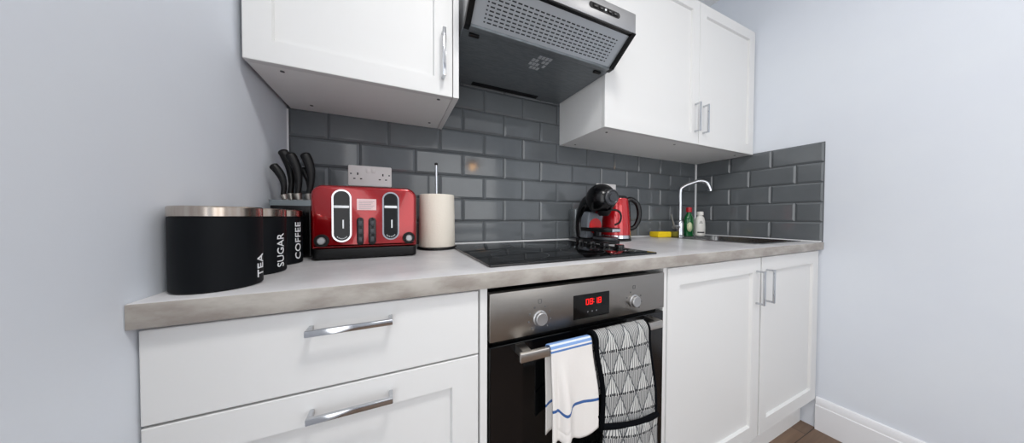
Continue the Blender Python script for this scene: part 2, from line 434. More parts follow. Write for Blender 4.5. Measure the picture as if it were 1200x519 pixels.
for s in (0, 1):
    x0, x1 = ((HX0-.0008, HX0+.017), (HX1-.017, HX1+.0008))[s]
    bm = new(); prism(bm, [(-.352, .7028), (-.375, .7028), (-.4795, .7755), (-.4795, .779), (-.462, .779), (-.352, .716)], 'x', x0, x1, bev=.0008); obj('end_cap', bm, 'black', t, label='black plastic end cap')
for x in (.575, 1.085):
    obj('clip', b1(x-.017, x+.017, -.338, -.326, .7005, .7085, bev=.002), 'black', t)
bm = new()                                              # patch of small pale grey marks in the middle of the underside
for i in range(5):
    for j in range(4):
        if (i, j) in ((2, 1), (0, 0), (4, 3), (0, 3), (3, 2)): continue
        x = .815 + i*.0145; y = -.318 + j*.024
        z = .714 + (-y)*-.019
        box(bm, x-.0055, x+.0055, y-.008, y+.008, z-.0012, z+.0004)
obj('pale_marks', bm, 'greyl', und, label='cluster of pale marks')
obj('rear_strip', b1(.655, .985, -.036, -.010, .711, .7142), 'black', und)  # black strip along the back of the underside

# ------------------------------------------------------------------ worktop with the cut-out for the sink
SX0, SX1, SY0, SY1 = 1.868, 2.238, -.532, -.150
bm = new()
xs = [.001, SX0-.004, SX1+.004, 2.2995]; ys = [-.6164, SY0-.004, SY1+.004, -.0005]
g = [[bm.verts.new((x, y, 0)) for y in ys] for x in xs]
fs = [bm.faces.new((g[i][j], g[i+1][j], g[i+1][j+1], g[i][j+1])) for i in range(3) for j in range(3) if (i, j) != (1, 1)]
r = bmesh.ops.extrude_face_region(bm, geom=fs)
bmesh.ops.translate(bm, verts=[v for v in r['geom'] if isinstance(v, bmesh.types.BMVert)], vec=(0, 0, -.0366))
bm.normal_update(); bmesh.ops.recalc_face_normals(bm, faces=bm.faces[:])
es = [e for e in bm.edges if all(abs(v.co.y+.6164) < 1e-5 for v in e.verts) and abs(e.verts[0].co.z-e.verts[1].co.z) < 1e-6]
bmesh.ops.bevel(bm, geom=es, offset=.0022, segments=2, profile=.5, affect='EDGES')
for f in bm.faces:
    if f.normal.y < -.9 and f.calc_center_median().y < -.6: f.material_index = 1
wt = obj('worktop', bm, 'top', loc=(1.15, -.3, -.0366), mats=['edge'])
tag(wt, 'long pale grey stone effect worktop running along the tiled wall', 'worktop')

# ------------------------------------------------------------------ base units
YD, ZT, ZD = -.600, -.0435, -.802
t = thing('drawer_unit', 'white base unit with wide drawers left of the oven', 'drawer unit', (.25, -.3, ZD))
bm = new(); carcass(bm, .0015, .5115, YD+.021, -.02, ZD, -.0375); obj('carcass', bm, 'carc', t)
for k, (z0, z1, hz) in enumerate(((-.1835, ZT, -.074), (-.490, -.1875, -.222), (ZD, -.494, -.530))):
    bm = new()
    if k == 0: slab(bm, .003, .5085, z0, z1, YD)
    else: shaker(bm, .003, .5085, z0, z1, YD, rail=.058 if k else .05)
    d = obj('drawer', bm, 'cab', t)
    obj('handle', bar_handle((.201, hz), (.3345, hz), YD, proj=.029, w=.011), 'chrome', d, label='chrome bar handle')
t = thing('oven_housing', 'white oven housing framing the built in oven', 'cabinet', (.83, -.3, ZD))
for x0, x1 in ((.5125, .5295), (1.1245, 1.1405)):
    obj('side_panel', b1(x0, x1, YD, -.02, ZD, -.0375, bev=.0008, seg=1), 'cab', t)
obj('shelf', b1(.5297, 1.1243, YD+.03, -.02, -.70, -.682), 'carc', t)
bm = new(); slab(bm, .5305, 1.1235, ZD, -.662, YD); obj('lower_panel', bm, 'cab', t)
t = thing('sink_unit', 'white two door base unit under the sink', 'cabinet', (1.72, -.3, ZD))
bm = new(); carcass(bm, 1.1425, 2.2985, YD+.021, -.02, ZD, -.0375, top=False); obj('carcass', bm, 'carc', t)
for x0, x1, hx in ((1.1475, 1.7295, 1.6970), (1.7415, 2.2985, 1.7760)):
    bm = new(); shaker(bm, x0, x1, ZD, ZT, YD, rail=.060); d = obj('door', bm, 'cab', t)
    obj('handle', bar_handle((hx, -.234), (hx, -.094), YD, proj=.030, w=.010), 'chrome', d, label='vertical chrome bar handle')
pl = obj('plinth', b1(.002, 2.2975, -.548, -.530, -ZF+.0005, ZD-.002), 'carc', loc=(1.15, -.54, -ZF))
tag(pl, 'white plinth board set back under the base units', 'plinth')

# ------------------------------------------------------------------ built-in oven
OX0, OX1 = .5335, 1.1205
t = thing('oven', 'built in stainless steel and black glass oven below the hob', 'oven', (.83, -.3, -.68))
bm = new(); box(bm, OX0+.012, OX1-.012, -.586, -.05, -.655, -.060); obj('casing', bm, 'black', t)
cp = obj('control_panel', b1(OX0, OX1, -.606, -.586, -.1645, -.0525, bev=.0015), 'steel', t)
dsp = obj('display', b1(.765, .889, -.6072, -.6055, -.149, -.0845, bev=.0006, seg=1), 'glass', cp, label='black display window')
SEG = {'0': 'abcdef', '1': 'bc', '8': 'abcdefg', '6': 'acdefg', '2': 'abged', '5': 'acdfg', '9': 'abcdfg'}
bm = new(); w, h, k = .0080, .0140, .0019
def seg7(bm, x, z, ch):
    R = {'a': (0, h, w, 0), 'd': (0, 0, w, 0), 'g': (0, h/2, w, 0), 'f': (0, h/2, 0, h/2), 'e': (0, 0, 0, h/2), 'b': (w, h/2, 0, h/2), 'c': (w, 0, 0, h/2)}
    for s in SEG[ch]:
        dx, dz, lx, lz = R[s]
        box(bm, x+dx-k/2, x+dx+lx+k/2, -.6077, -.6071, z+dz-k/2, z+dz+lz+k/2)
for x, ch in zip((.8065, .8195, .8365, .8495), '0818'): seg7(bm, x, -.1125, ch)
for z in (-.1095, -.1015): box(bm, .8310, .8332, -.6077, -.6071, z, z+.0022)
obj('clock_digits', bm, 'led', dsp, label='red lit clock digits')
bm = new()
for x in (.812, .827, .842): box(bm, x-.002, x+.002, -.6076, -.6071, -.1345, -.1305)
obj('touch_key', bm, 'mark', dsp)
for x in (.6635, .9865):
    bm = new()
    prof = [(.0195, 0), (.0195, .003), (.0168, .0045), (.0162, .011), (.0145, .0125), (0, .0118)]
    lathe(bm, 0, 0, prof, n=32)
    bmesh.ops.rotate(bm, cent=(0, 0, 0), matrix=Matrix.Rotation(PI/2, 3, 'X'), verts=bm.verts[:])
    bmesh.ops.translate(bm, verts=bm.verts[:], vec=(x, -.6062, -.1265))
    dl = obj('dial', bm, 'hoodst', cp, label='round silver control dial')
    for ang in (60, 25, -10, -45, 118, 155, 190, 225):
        if x > .9 and ang in (60, 225): continue
        c = (x + .031*math.cos(math.radians(ang)), -.1265 + .031*math.sin(math.radians(ang)))
        obj('dial_marking', b1(c[0]-.0022, c[0]+.0022, -.6066, -.606, c[1]-.0022, c[1]+.0022), 'mark', cp)
    bm = new()
    ring_prism(bm, rrect(x-.005, x+.005, -.0905, -.0795, .002), rrect(x-.0035, x+.0035, -.089, -.081, .001), 'y', -.6066, -.606)
    obj('dial_symbol', bm, 'mark', cp)
door = obj('door', b1(OX0, OX1, -.604, -.587, -.650, -.176, bev=.002), 'glass', t, label='black glass oven door')
bm = new()
ring_prism(bm, rrect(OX0+.002, OX1-.002, -.648, -.178, .004), rrect(OX0+.085, OX1-.085, -.575, -.225, .01), 'y', -.6046, -.6038)
obj('door_border', bm, 'gblack', door)
bm = new()
box(bm, .5885, 1.0535, -.652, -.641, -.2005, -.1785, bev=.003)
for x in (.600, 1.034):
    prism(bm, [(x, -.6415), (x+.02, -.6415), (x+.022, -.6045), (x-.002, -.6045)], 'z', -.199, -.180)
hd = obj('handle', bm, 'steel2', door, label='flat satin steel handle bar')

# ------------------------------------------------------------------ cloths over the oven handle
def drape(nu, lf, lb, shape, ry, rz, cy, cz):
    """sheet hung over the bar; v metres from the crest, front positive. shape(u, v) -> x, dy"""
    bm = new(); uvl = bm.loops.layers.uv.new('UVMap')
    n_arc = 10; arc = PI*(ry+rz)/2
    path = []
    nb, nf = 26, 40
    for i in range(nb): path.append((-(lb*(1-i/nb)) - arc/2, cy+ry, cz - lb*(1-i/nb)))
    for i in range(n_arc+1):
        a = PI*i/n_arc; path.append((-arc/2 + arc*i/n_arc, cy + ry*math.cos(a), cz + rz*math.sin(a)))
    for i in range(1, nf+1): path.append((arc/2 + lf*i/nf, cy-ry, cz - lf*i/nf))
    grid = []; uvs = []
    for v, y, z in path:
        rowv = []; ru = []
        for j in range(nu+1):
            u = j/nu; x, dy, dz = shape(u, v)
            rowv.append(bm.verts.new((x, y+dy, z+dz))); ru.append((x, v))
        grid.append(rowv); uvs.append(ru)
    for i in range(len(grid)-1):
        for j in range(nu):
            f = bm.faces.new((grid[i][j], grid[i][j+1], grid[i+1][j+1], grid[i+1][j]))
            for lp, q in zip(f.loops, (uvs[i][j], uvs[i][j+1], uvs[i+1][j+1], uvs[i+1][j])): lp[uvl].uv = q
    return bm
def sm(a, b, x):
    q = max(0, min(1, (x-a)/(b-a))); return q*q*(3-2*q)
CY, CZ = -.6465, -.1895
def towel_shape(u, v):
    hang = sm(.01, .16, v) if v > 0 else sm(.01, .16, -v)
    sgn = 1 if v > 0 else -1
    x = .664 + u*.119 + hang*(.003 + u*.013)
    # a deep fold near the left, soft waves elsewhere
    d = -.010*hang*math.exp(-((u-.28)/.10)**2) + .011*hang*math.exp(-((u-.14)/.055)**2) - .004*hang*math.sin(u*8)
    if sgn > 0:
        dz = -.011*hang*math.exp(-((u-.25)/.10)**2) - .004*hang*u + (.010*hang*math.sin(u*7) if v > .2 else 0)
        return x, min(d, .003) - .004*hang, dz
    return x - .004, min(.012, max(-.006, -d*.4)), .02*math.sin(u*5)*hang
o = obj('tea_towel', drape(44, .214, .205, towel_shape, .0085, .0145, CY, CZ), 'towel', loc=(.73, CY, CZ), sharp=70)
so = o.modifiers.new('cloth', 'SOLIDIFY'); so.thickness = .0024; so.offset = 1
tag(o, 'white tea towel with blue stripes hanging over the oven handle', 'tea towel')

def gw(v): return 0.790 + .0*v, .980 + .028*sm(0, .25, abs(v))
def glove_shape(u, v, grow=0):
    x0, x1 = gw(v); x0 += .020*sm(.01, .16, abs(v)) + .002
    puff = -.005*math.sin(PI*u)*(1 if v > 0 else -.4)*sm(0, .04, abs(v))
    q = -.002*sm(0, .3, v) if v > 0 else 0
    return x0 + u*(x1-x0), puff + q + .0022*math.sin(v*30), (-.13*u*v if v > 0 else 0)
t = thing('oven_glove', 'padded black and white leaf print double oven glove on the oven handle', 'oven glove', (.885, CY, CZ))
GY, GZ = .0125, .0172
o = obj('padded_strip', drape(30,   .225, .16, glove_shape, GY, GZ, CY, CZ), 'glove', t, sharp=70)
so = o.modifiers.new('cloth', 'SOLIDIFY'); so.thickness = .007; so.offset = 1
bm = new(); uvl = bm.loops.layers.uv.new('UVMap')        # hand pocket stitched over the lower front
nv, nu = 26, 24; grid = []; uq = []
for i in range(nv+1):
    v = .222 + .20*i/nv; rr = []; qq = []
    for j in range(nu+1):
        u = j/nu; x, dy, dz = glove_shape(u, v)
        endr = 1 if v < .36 else math.sqrt(max(0, 1-((v-.36)/.063)**2))
        xm = .5*(.812+1.008); x = xm + (x-xm)*max(.25, endr)
        rr.append(bm.verts.new((x, CY-GY-.0085+dy-.012*math.sin(PI*u), CZ+.010-v+dz))); qq.append((x, v+.02))
    grid.append(rr); uq.append(qq)
for i in range(nv):
    for j in range(nu):
        f = bm.faces.new((grid[i][j], grid[i][j+1], grid[i+1][j+1], grid[i+1][j]))
        for lp, q in zip(f.loops, (uq[i][j], uq[i][j+1], uq[i+1][j+1], uq[i+1][j])): lp[uvl].uv = q
o = obj('hand_pocket', bm, 'glove', t, sharp=70)
so = o.modifiers.new('cloth', 'SOLIDIFY'); so.thickness = .006; so.offset = 0
arc = PI*(GY+GZ)/2
def pathpt(v, u, lift):
    x, dy, dz = glove_shape(u, v)
    if v > arc/2: y, z, n = CY-GY, CZ-(v-arc/2), (0, -1, 0)
    elif v < -arc/2: y, z, n = CY+GY, CZ-(-v-arc/2), (0, 1, 0)
    else:
        a = PI*(v+arc/2)/arc; y, z = CY+GY*math.cos(a), CZ+GZ*math.sin(a); n = (0, math.cos(a), math.sin(a))
    return Vector((x, y+dy+n[1]*lift, z+dz+n[2]*lift))
for u, dx in ((0, .001), (1, -.001)):
    bm = new(); pts = [pathpt(-.16 + .41*i/60, u, .0035) + Vector((dx, 0, 0)) for i in range(61)]
    tube(bm, pts, .0062, n=10); obj('binding', bm, 'bind', t, label='dark navy edge binding')
bm = new(); tube(bm, [(.811 + .199*i/24, CY-.0215-.0125*math.sin(PI*i/24), CZ+.010-.222-.13*.222*i/24) for i in range(25)], .0072, n=10)
obj('binding', bm, 'bind', t, label='dark navy binding across the pocket')

# ------------------------------------------------------------------ hob
t = thing('hob', 'black glass electric hob set flush on the worktop', 'hob', (.84, -.32, .0005))
bm = new(); prism(bm, rrect(.545, 1.1335, -.572, -.078, .006), 'z', .0005, .0062, bev=.0012); gl = obj('glass_top', bm, 'hobg', t)
for x, y, r_ in ((.69, -.21, .075), (.93, -.21, .09), (.69, -.44, .09), (.93, -.44, .075)):
    bm = new(); n = 56
    ring_prism(bm, [(x+r_*math.cos(2*PI*i/n), y+r_*math.sin(2*PI*i/n)) for i in range(n)], [(x+(r_-.0015)*math.cos(2*PI*i/n), y+(r_-.0015)*math.sin(2*PI*i/n)) for i in range(n)], 'z', .0062, .00635)
    obj('cooking_zone', bm, 'greyd', gl, label='thin grey cooking zone ring')
for y in (-.450, -.375, -.300, -.225):
    bm = new(); lathe(bm, 1.092, y, [(.0205, .0063), (.0205, .009), (.0175, .011), (.0165, .020), (.0145, .022), (0, .022)], n=28)
    k = obj('knob', bm, 'gblack', t, label='black round control knob')

# ------------------------------------------------------------------ sink, tap and washing-up things
t = thing('sink', 'inset stainless steel sink near the right end of the worktop', 'sink', (2.05, -.34, .0005))
bm = new(); n = 8
out = rrect(1.846, 2.262, -.552, -.040, .02); inn = rrect(SX0, SX1, SY0, SY1, .045)
ring_prism(bm, out, inn, 'z', .0005, .0032); obj('rim', bm, 'sinkst', t)
bm = new()
def loop(bm, pts, z): return [bm.verts.new((p[0], p[1], z)) for p in pts]
lo = [loop(bm, rrect(SX0+d, SX1-d, SY0+d, SY1-d, q), z) for d, q, z in ((.0006, .045, .0030), (.002, .045, -.10), (.010, .05, -.135), (.04, .05, -.15))]
for A, B in zip(lo, lo[1:]):
    for i in range(len(A)): bm.faces.new((A[i], A[(i+1) % len(A)], B[(i+1) % len(A)], B[i]))
bm.faces.new(lo[-1]); obj('bowl', bm, 'sinkst', t)
bm = new(); cyl(bm, (2.05, SY1-.0035, -.030), (2.05, SY1-.0075, -.030), .017, n=24); obj('overflow', bm, 'chrome', t)
bm = new(); lathe(bm, 2.05, -.34, [(.04, -.1495), (.04, -.147), (.03, -.146), (0, -.148)], n=24); obj('drain', bm, 'chrome', t)

FX, FY = 1.985, -.095
t = thing('tap', 'tall chrome swan neck mixer tap behind the sink', 'tap', (FX, FY, .0035))
bm = new(); lathe(bm, FX, FY, [(.026, .0035), (.026, .010), (.022, .013), (.0205, .055), (.0215, .085), (.016, .10), (.0125, .104), (0, .104)], n=32); obj('body', bm, 'chrome', t)
bm = new()
D = Vector((.80, -.60, 0))
base = Vector((FX, FY, 0))
path = spline([base+Vector((0, 0, .10)), base+Vector((0, 0, .20)), base+Vector((0, 0, .285)), base+D*.012+Vector((0, 0, .312)), base+D*.06+Vector((0, 0, .335)), base+D*.108+Vector((0, 0, .348)), base+D*.145+Vector((0, 0, .336)), base+D*.163+Vector((0, 0, .300)), base+D*.166+Vector((0, 0, .285))], 7)
tube(bm, path, .0115, n=18); obj('spout', bm, 'chrome', t)
bm = new()
tube(bm, [base+Vector((-.018, -.001, .062)), base+Vector((-.040, -.002, .062)), base+Vector((-.062, -.003, .063))], [.0125, .0125, .012], n=16)
tube(bm, [base+Vector((-.056, -.003, .066)), base+Vector((-.075, -.004, .105)), base+Vector((-.092, -.006, .142))], [.0052, .0045, .0042], n=12)
obj('lever', bm, 'hoodst', t)

def bottle(t, x, y, prof, m, capprof, capm, labm):
    bm = new(); lathe(bm, x, y, prof, n=32)
    for v in bm.verts: v.co.y = y + (v.co.y-y)*.72
    b = obj('body', bm, m, t)
    bm = new(); lathe(bm, x, y, capprof, n=24); obj('cap', bm, capm, t)
t = thing('washing_up_bottle', 'green washing up liquid bottle with red cap beside the tap', 'bottle', (2.058, -.105, .0036))
bottle(t, 2.058, -.105, [(.030, .0036), (.034, .010), (.035, .085), (.032, .12), (.020, .142), (.013, .150), (.013, .156), (0, .156)], 'green',
       [(.0165, .1565), (.0165, .182), (.014, .186), (0, .186)], 'cap', None)
t1 = t
bm = new(); n = 28; ring = []
def wrap(x, y, r, q, ang, dz, z): return (x + (r)*math.cos(ang), y + (r)*math.sin(ang)*.72, z+dz)
a0 = math.radians(-128)
ctr = bm.verts.new(wrap(2.058, -.105, .0357, 0, a0, 0, .062))
for i in range(n):
    q = 2*PI*i/n; ring.append(bm.verts.new(wrap(2.058, -.105, .0357, 0, a0 + .52*math.cos(q), .030*math.sin(q), .062)))
for i in range(n): bm.faces.new((ctr, ring[i], ring[(i+1) % n]))
lo_ = obj('front_label', bm, 'lab', t1, label='oval cream label')
so = lo_.modifiers.new('thick', 'SOLIDIFY'); so.thickness = .0006; so.offset = 0
t = thing('soap_bottle', 'white plastic soap bottle in the corner right of the green bottle', 'bottle', (2.122, -.135, .0036))
bottle(t, 2.122, -.135, [(.030, .0036), (.036, .010), (.036, .06), (.034, .10), (.027, .122), (.017, .132), (.016, .136), (0, .136)], 'whitep',
       [(.0185, .1363), (.0185, .155), (.016, .159), (0, .159)], 'whitep', None)
for z0, z1, a_, c_ in ((.024, .032, -.7, .7), (.085, .087, -.35, .35), (.091, .093, -.28, .28), (.097, .099, -.2, .2)):
    p = []; bm = new()
    for i in range(9):
        ang = a0 + a_ + (c_-a_)*i/8; rr = .0364 if z0 < .08 else .0352
        p.append((bm.verts.new(wrap(2.122, -.135, rr, 0, ang, 0, z0)), bm.verts.new(wrap(2.122, -.135, rr, 0, ang, 0, z1))))
    for (A, B), (C, D_) in zip(p, p[1:]): bm.faces.new((A, C, D_, B))
    obj('printed_band', bm, 'dark', t, label='dark printed band')

o = obj('sponge', b1(-.052, .052, -.033, .033, .0005, .034, bev=.006), 'yellow', loc=(0, 0, .0005)); o.location = (1.828, -.078, ZF+.0005+.001); o.rotation_euler.z = -.12
tag(o, 'bright yellow washing up sponge on the worktop left of the tap', 'sponge')
o = obj('scouring_pad', b1(-.030, .030, -.028, .028, .0005, .030, bev=.005), 'olive', loc=(0, 0, .0005)); o.location = (1.920, -.086, ZF+.0043); o.rotation_euler.z = .1
tag(o, 'olive scouring pad between the yellow sponge and the tap', 'sponge')

# ------------------------------------------------------------------ kettle
KX, KY = 1.408, -.125
t = thing('kettle', 'glossy red electric kettle with black handle beside the coffee machine', 'kettle', (KX, KY, .0005))
bm = new(); lathe(bm, KX, KY, [(.078, .0005), (.078, .009), (.072, .012), (0, .012)], n=40); obj('power_base', bm, 'black', t)
bm = new(); lathe(bm, KX, KY, [(.076, .0125), (.0775, .014), (.0765, .030), (.0750, .031), (0, .031)], n=40); obj('base_ring', bm, 'chrome', t, label='silver ring round the foot')
bm = new(); lathe(bm, KX, KY, [(.0750, .0312), (.0745, .06), (.071, .12), (.066, .175), (.0615, .212), (.058, .219), (0, .2195)], n=48)
prism(bm, [(KX-.012, KY+.05), (KX+.012, KY+.05), (KX, KY+.078)], 'z', .165, .214); obj('body', bm, 'redk', t)
bm = new(); lathe(bm, KX, KY, [(.057, .2197), (.056, .227), (.048, .233), (.016, .236), (.014, .244), (0, .245)], n=36); obj('lid', bm, 'gblack', t)
hdv = Vector((.90, -.44, 0)).normalized(); kb = Vector((KX, KY, 0))
bm = new(); tube(bm, spline([kb+hdv*.058+Vector((0, 0, .208)), kb+hdv*.080+Vector((0, 0, .217)), kb+hdv*.112+Vector((0, 0, .193)), kb+hdv*.125+Vector((0, 0, .145)), kb+hdv*.117+Vector((0, 0, .098)), kb+hdv*.098+Vector((0, 0, .068)), kb+hdv*.072+Vector((0, 0, .060))], 7), .0125, n=16, flat=1.1)
tube(bm, [kb+hdv*.0705+Vector((0, 0, .045)), kb+hdv*.069+Vector((0, 0, .12)), kb+hdv*.0635+Vector((0, 0, .205))], .011, n=12)
obj('handle', bm, 'gblack', t, label='curved black handle')

# ------------------------------------------------------------------ capsule coffee machine, front towards the room
CX = 1.240
t = thing('coffee_machine', 'black and red capsule coffee machine behind the hob', 'coffee machine', (CX, -.18, .0005))
bm = new(); prism(bm, rrect(CX-.058, CX+.058, -.285, -.055, .045), 'z', .0005, .016, bev=.003); obj('foot', bm, 'black', t)
bm = new()
pth = spline([(CX, -.095, .016), (CX, -.082, .05), (CX, -.080, .10), (CX, -.095, .15), (CX, -.125, .19), (CX, -.165, .207)], 8)
N = len(pth)
tube(bm, pth, [.030 + .012*sm(.5, 1, i/(N-1)) for i in range(N)], n=20, flat=[1.75-.35*sm(.5, 1, i/(N-1)) for i in range(N)], side=(1, 0, 0))
obj('arm', bm, 'gblack', t)
bm = new(); bmesh.ops.create_uvsphere(bm, u_segments=40, v_segments=24, radius=.070)
for v in bm.verts: v.co = Vector((CX + v.co.x*.98, -.195 + v.co.y*1.06, .208 + v.co.z*1.04))
hdm = obj('head', bm, 'gblack', t)
bm = new(); lathe(bm, 0, 0, [(.036, -.004), (.036, .006), (.031, .010), (.027, .006), (.018, .006), (.017, .013), (0, .014)], n=32)
bmesh.ops.rotate(bm, cent=(0, 0, 0), matrix=Matrix.Rotation(PI/2+.1, 3, 'X') , verts=bm.verts[:])
bmesh.ops.rotate(bm, cent=(0, 0, 0), matrix=Matrix.Rotation(-.12, 3, 'Z'), verts=bm.verts[:])
bmesh.ops.translate(bm, verts=bm.verts[:], vec=(CX-.006, -.268, .212)); obj('control_wheel', bm, 'greyd', hdm, label='dark grey control wheel on the front')
bm = new(); lathe(bm, CX, -.215, [(.020, .128), (.030, .140), (.034, .150), (0, .150)], n=24); obj('brew_nozzle', bm, 'black', hdm)
bm = new(); lc = Vector((CX+.022, -.262, .122)); ex = Vector((.80, -.60, 0))
tube(bm, spline([lc + ex*q + Vector((0, 0, z)) for q, z in ((-.030, .028), (-.004, .034), (.020, .024), (.027, 0), (.020, -.024), (.000, -.036))], 6), .0042, n=10, flat=1.3)
obj('black_loop', bm, 'black', hdm, label='thin curved black loop')  # thin black loop under the front of the head
bm = new(); prism(bm, [(-.100, .018), (-.150, .018), (-.158, .06), (-.160, .11), (-.170, .145), (-.130, .150), (-.108, .12)], 'x', CX-.047, CX+.047, bev=.006); obj('inner_column', bm, 'greyp', t, label='grey inner column')
bm = new(); cyl(bm, (CX, -.1625, .079), (CX, -.158, .079), .037, n=32); obj('back_plate', bm, 'redp', t, label='red plate behind the cup stand')
bm = new(); prism(bm, rrect(CX-.052, CX+.052, -.292, -.165, .045), 'z', .054, .072, bev=.003)
box(bm, CX-.053, CX-.0475, -.235, -.115, .054, .072, bev=.002)
tr = obj('cup_stand', bm, 'black', t)
bm = new(); prism(bm, rrect(CX-.024, CX+.024, -.2955, -.288, .002), 'z', .057, .069); obj('stand_trim', bm, 'chrome', tr, label='silver front edge')
bm = new(); prism(bm, rrect(CX-.048, CX+.048, -.282, -.168, .042), 'z', .0165, .030, bev=.003); obj('drip_tray', bm, 'greyd', t)
bm = new(); box(bm, CX-.012, CX+.012, -.176, -.160, .03, .06); obj('stand_support', bm, 'black', t)
m = mat('clear_tank', (205,212,216), .06); m.node_tree.nodes['Principled BSDF'].inputs['Transmission Weight'].default_value = .92
M['tank'] = m
bm = new(); lathe(bm, CX-.022, -.035, [(.030, .018), (.031, .15), (.031, .165), (.0295, .166), (.0285, .15), (.0275, .021), (0, .021)], n=28); obj('water_tank', bm, 'tank', t, label='clear water tank')

# ------------------------------------------------------------------ sockets
def socket(x0, x1, z0, z1, label, group):
    t = thing('wall_socket', label, 'socket', ((x0+x1)/2, 0, z0))
    bm = new(); prism(bm, rrect(x0, x1, z0, z1, .005), 'y', -.0105, -.0008, bev=.0015); pl = obj('face_plate', bm, 'socket', t)
    xm = (x0+x1)/2; w = x1-x0
    for s in (-1, 1):
        cx = xm + s*w*.29; zc = z0 + (z1-z0)*.48
        bm = new()
        box(bm, cx-.0022, cx+.0022, -.0113, -.0095, zc+.004, zc+.013)
        for q in (-1, 1): box(bm, cx+q*.011-.0035, cx+q*.011+.0035, -.0113, -.0095, zc-.012, zc-.008)
        obj('pin_hole', bm, 'dark', pl)
        obj('switch', b1(xm+s*.0095-.006, xm+s*.0095+.006, -.0135, -.0100, z1-.026, z1-.010, bev=.0015), 'socket', pl)
        bm = new(); cyl(bm, (xm+s*w*.44, -.0113, zc+.008), (xm+s*w*.44, -.0095, zc+.008), .003, n=12); obj('screw', bm, 'mark', pl)
socket(.183, .331, .238, .3155, 'white double wall socket above the red toaster', None)
socket(1.3845, 1.5285, .238, .3135, 'white wall socket partly hidden behind the coffee machine', None)

# ------------------------------------------------------------------ toaster
TX0, TX1, TY0, TY1 = .1335, .4025, -.297, -.070
t = thing('toaster', 'shiny metallic red four slice toaster on the worktop', 'toaster', (.268, -.18, .0005))
bm = new(); prism(bm, rrect(TX0+.001, TX1-.001, TY0+.001, TY1-.001, .012), 'z', .0035, .032, bev=.003)
for x in (TX0+.03, TX1-.03):
    for y in (TY0+.03, TY1-.03): cyl(bm, (x, y, .0005), (x, y, .005), .010, n=14)
obj('base', bm, 'black', t)
bm = new()
prism(bm, rrect(TX0, TX1, .032, .2085, (.006, .030, .030, .006), k=8), 'y', TY0, TY1)
es = [e for e in bm.edges if all(abs(v.co.y-TY0) < 1e-6 for v in e.verts) or all(abs(v.co.y-TY1) < 1e-6 for v in e.verts)]
bmesh.ops.bevel(bm, geom=es, offset=.010, segments=4, profile=.5, affect='EDGES'); body = obj('body', bm, 'red', t, sharp=50)
for x0, x1 in ((TX0+.022, TX0+.125), (TX1-.125, TX1-.022)):
    bm = new()
    for y in (TY0+.075, TY0+.150): prism(bm, rrect(x0, x1, y-.014, y+.014, .006), 'z', .2075, .2092)
    obj('bread_slot', bm, 'dark', body)
YT = TY0
for xa, xb, za, zb, zl in ((.1825, .2295, .050, .1965, .148), (.307, .3525, .0525, .1945, .150)):
    bm = new(); ring_prism(bm, rrect(xa, xb, za, zb, (xb-xa)/2-.0001, k=10), rrect(xa+.0042, xb-.0042, za+.0042, zb-.0042, (xb-xa)/2-.0045, k=10), 'y', YT-.0045, YT+.001); rim = obj('lever_surround', bm, 'chrome', t, label='oval chrome rim')
    bm = new(); prism(bm, rrect(xa+.0041, xb-.0041, za+.0041, zb-.0041, (xb-xa)/2-.0045, k=10), 'y', YT-.0015, YT+.0008); win = obj('lever_window', bm, 'gblack', rim, label='black window inside the chrome rim')
    bm = new(); box(bm, xa+.0055, xb-.0055, YT-.010, YT-.0016, zl-.0038, zl+.0038, bev=.0015); obj('lever', bm, 'lens', rim, label='silver lever bar')
    bm = new(); xm = (xa+xb)/2
    for i in range(-3, 4):
        a_ = math.radians(-90 + i*16); cx, cz = xm + .0145*math.cos(a_), za+.024 + .0145*math.sin(a_)
        box(bm, cx-.0008, cx+.0008, YT-.0019, YT-.0014, cz-.0014, cz+.0014)
    obj('lever_marking', bm, 'lens', rim, label='ring of small pale marks')
    obj('lever_badge', b1(xm+.001, xm+.0045, YT-.0019, YT-.0014, .088, .112), 'lens', rim, label='short pale upright mark')
for xa, xb in ((.2415, .2585), (.2705, .2905)):
    bm = new(); prism(bm, rrect(xa, xb, .040, .119, (xb-xa)/2-.0001, k=8), 'y', YT-.004, YT+.001, bev=.001); pod = obj('button_pod', bm, 'gblack', t, label='narrow black button pod')
    for z in (.056, .079, .102):
        obj('button', b1((xa+xb)/2-.0055, (xa+xb)/2+.0055, YT-.0062, YT-.0038, z-.008, z+.008, bev=.0018), 'greyd', pod)
for x, z in ((.1585, .055), (.3795, .057)):
    bm = new(); cyl(bm, (x, YT-.003, z), (x, YT+.001, z), .0175, n=32); dial = obj('dial', bm, 'black', t, label='black browning dial')
    bm = new(); lathe(bm, 0, 0, [(.0098, 0), (.0098, .008), (.0075, .0105), (0, .0105)], n=28)
    bmesh.ops.rotate(bm, cent=(0, 0, 0), matrix=Matrix.Rotation(PI/2, 3, 'X'), verts=bm.verts[:]); bmesh.ops.translate(bm, verts=bm.verts[:], vec=(x, YT-.003, z)); obj('dial_cap', bm, 'hoodst', dial, label='silver dial cap')
stk = obj('sticker', b1(.242, .291, YT-.0006, YT+.0002, .140, .172), 'sticker', t, label='pale printed sticker')
bm = new()
for k in range(6): box(bm, .247, .286 - (k % 3)*.004, YT-.0009, YT-.0005, .1645-k*.0042, .1653-k*.0042)
obj('sticker_print', bm, 'greyp', stk)

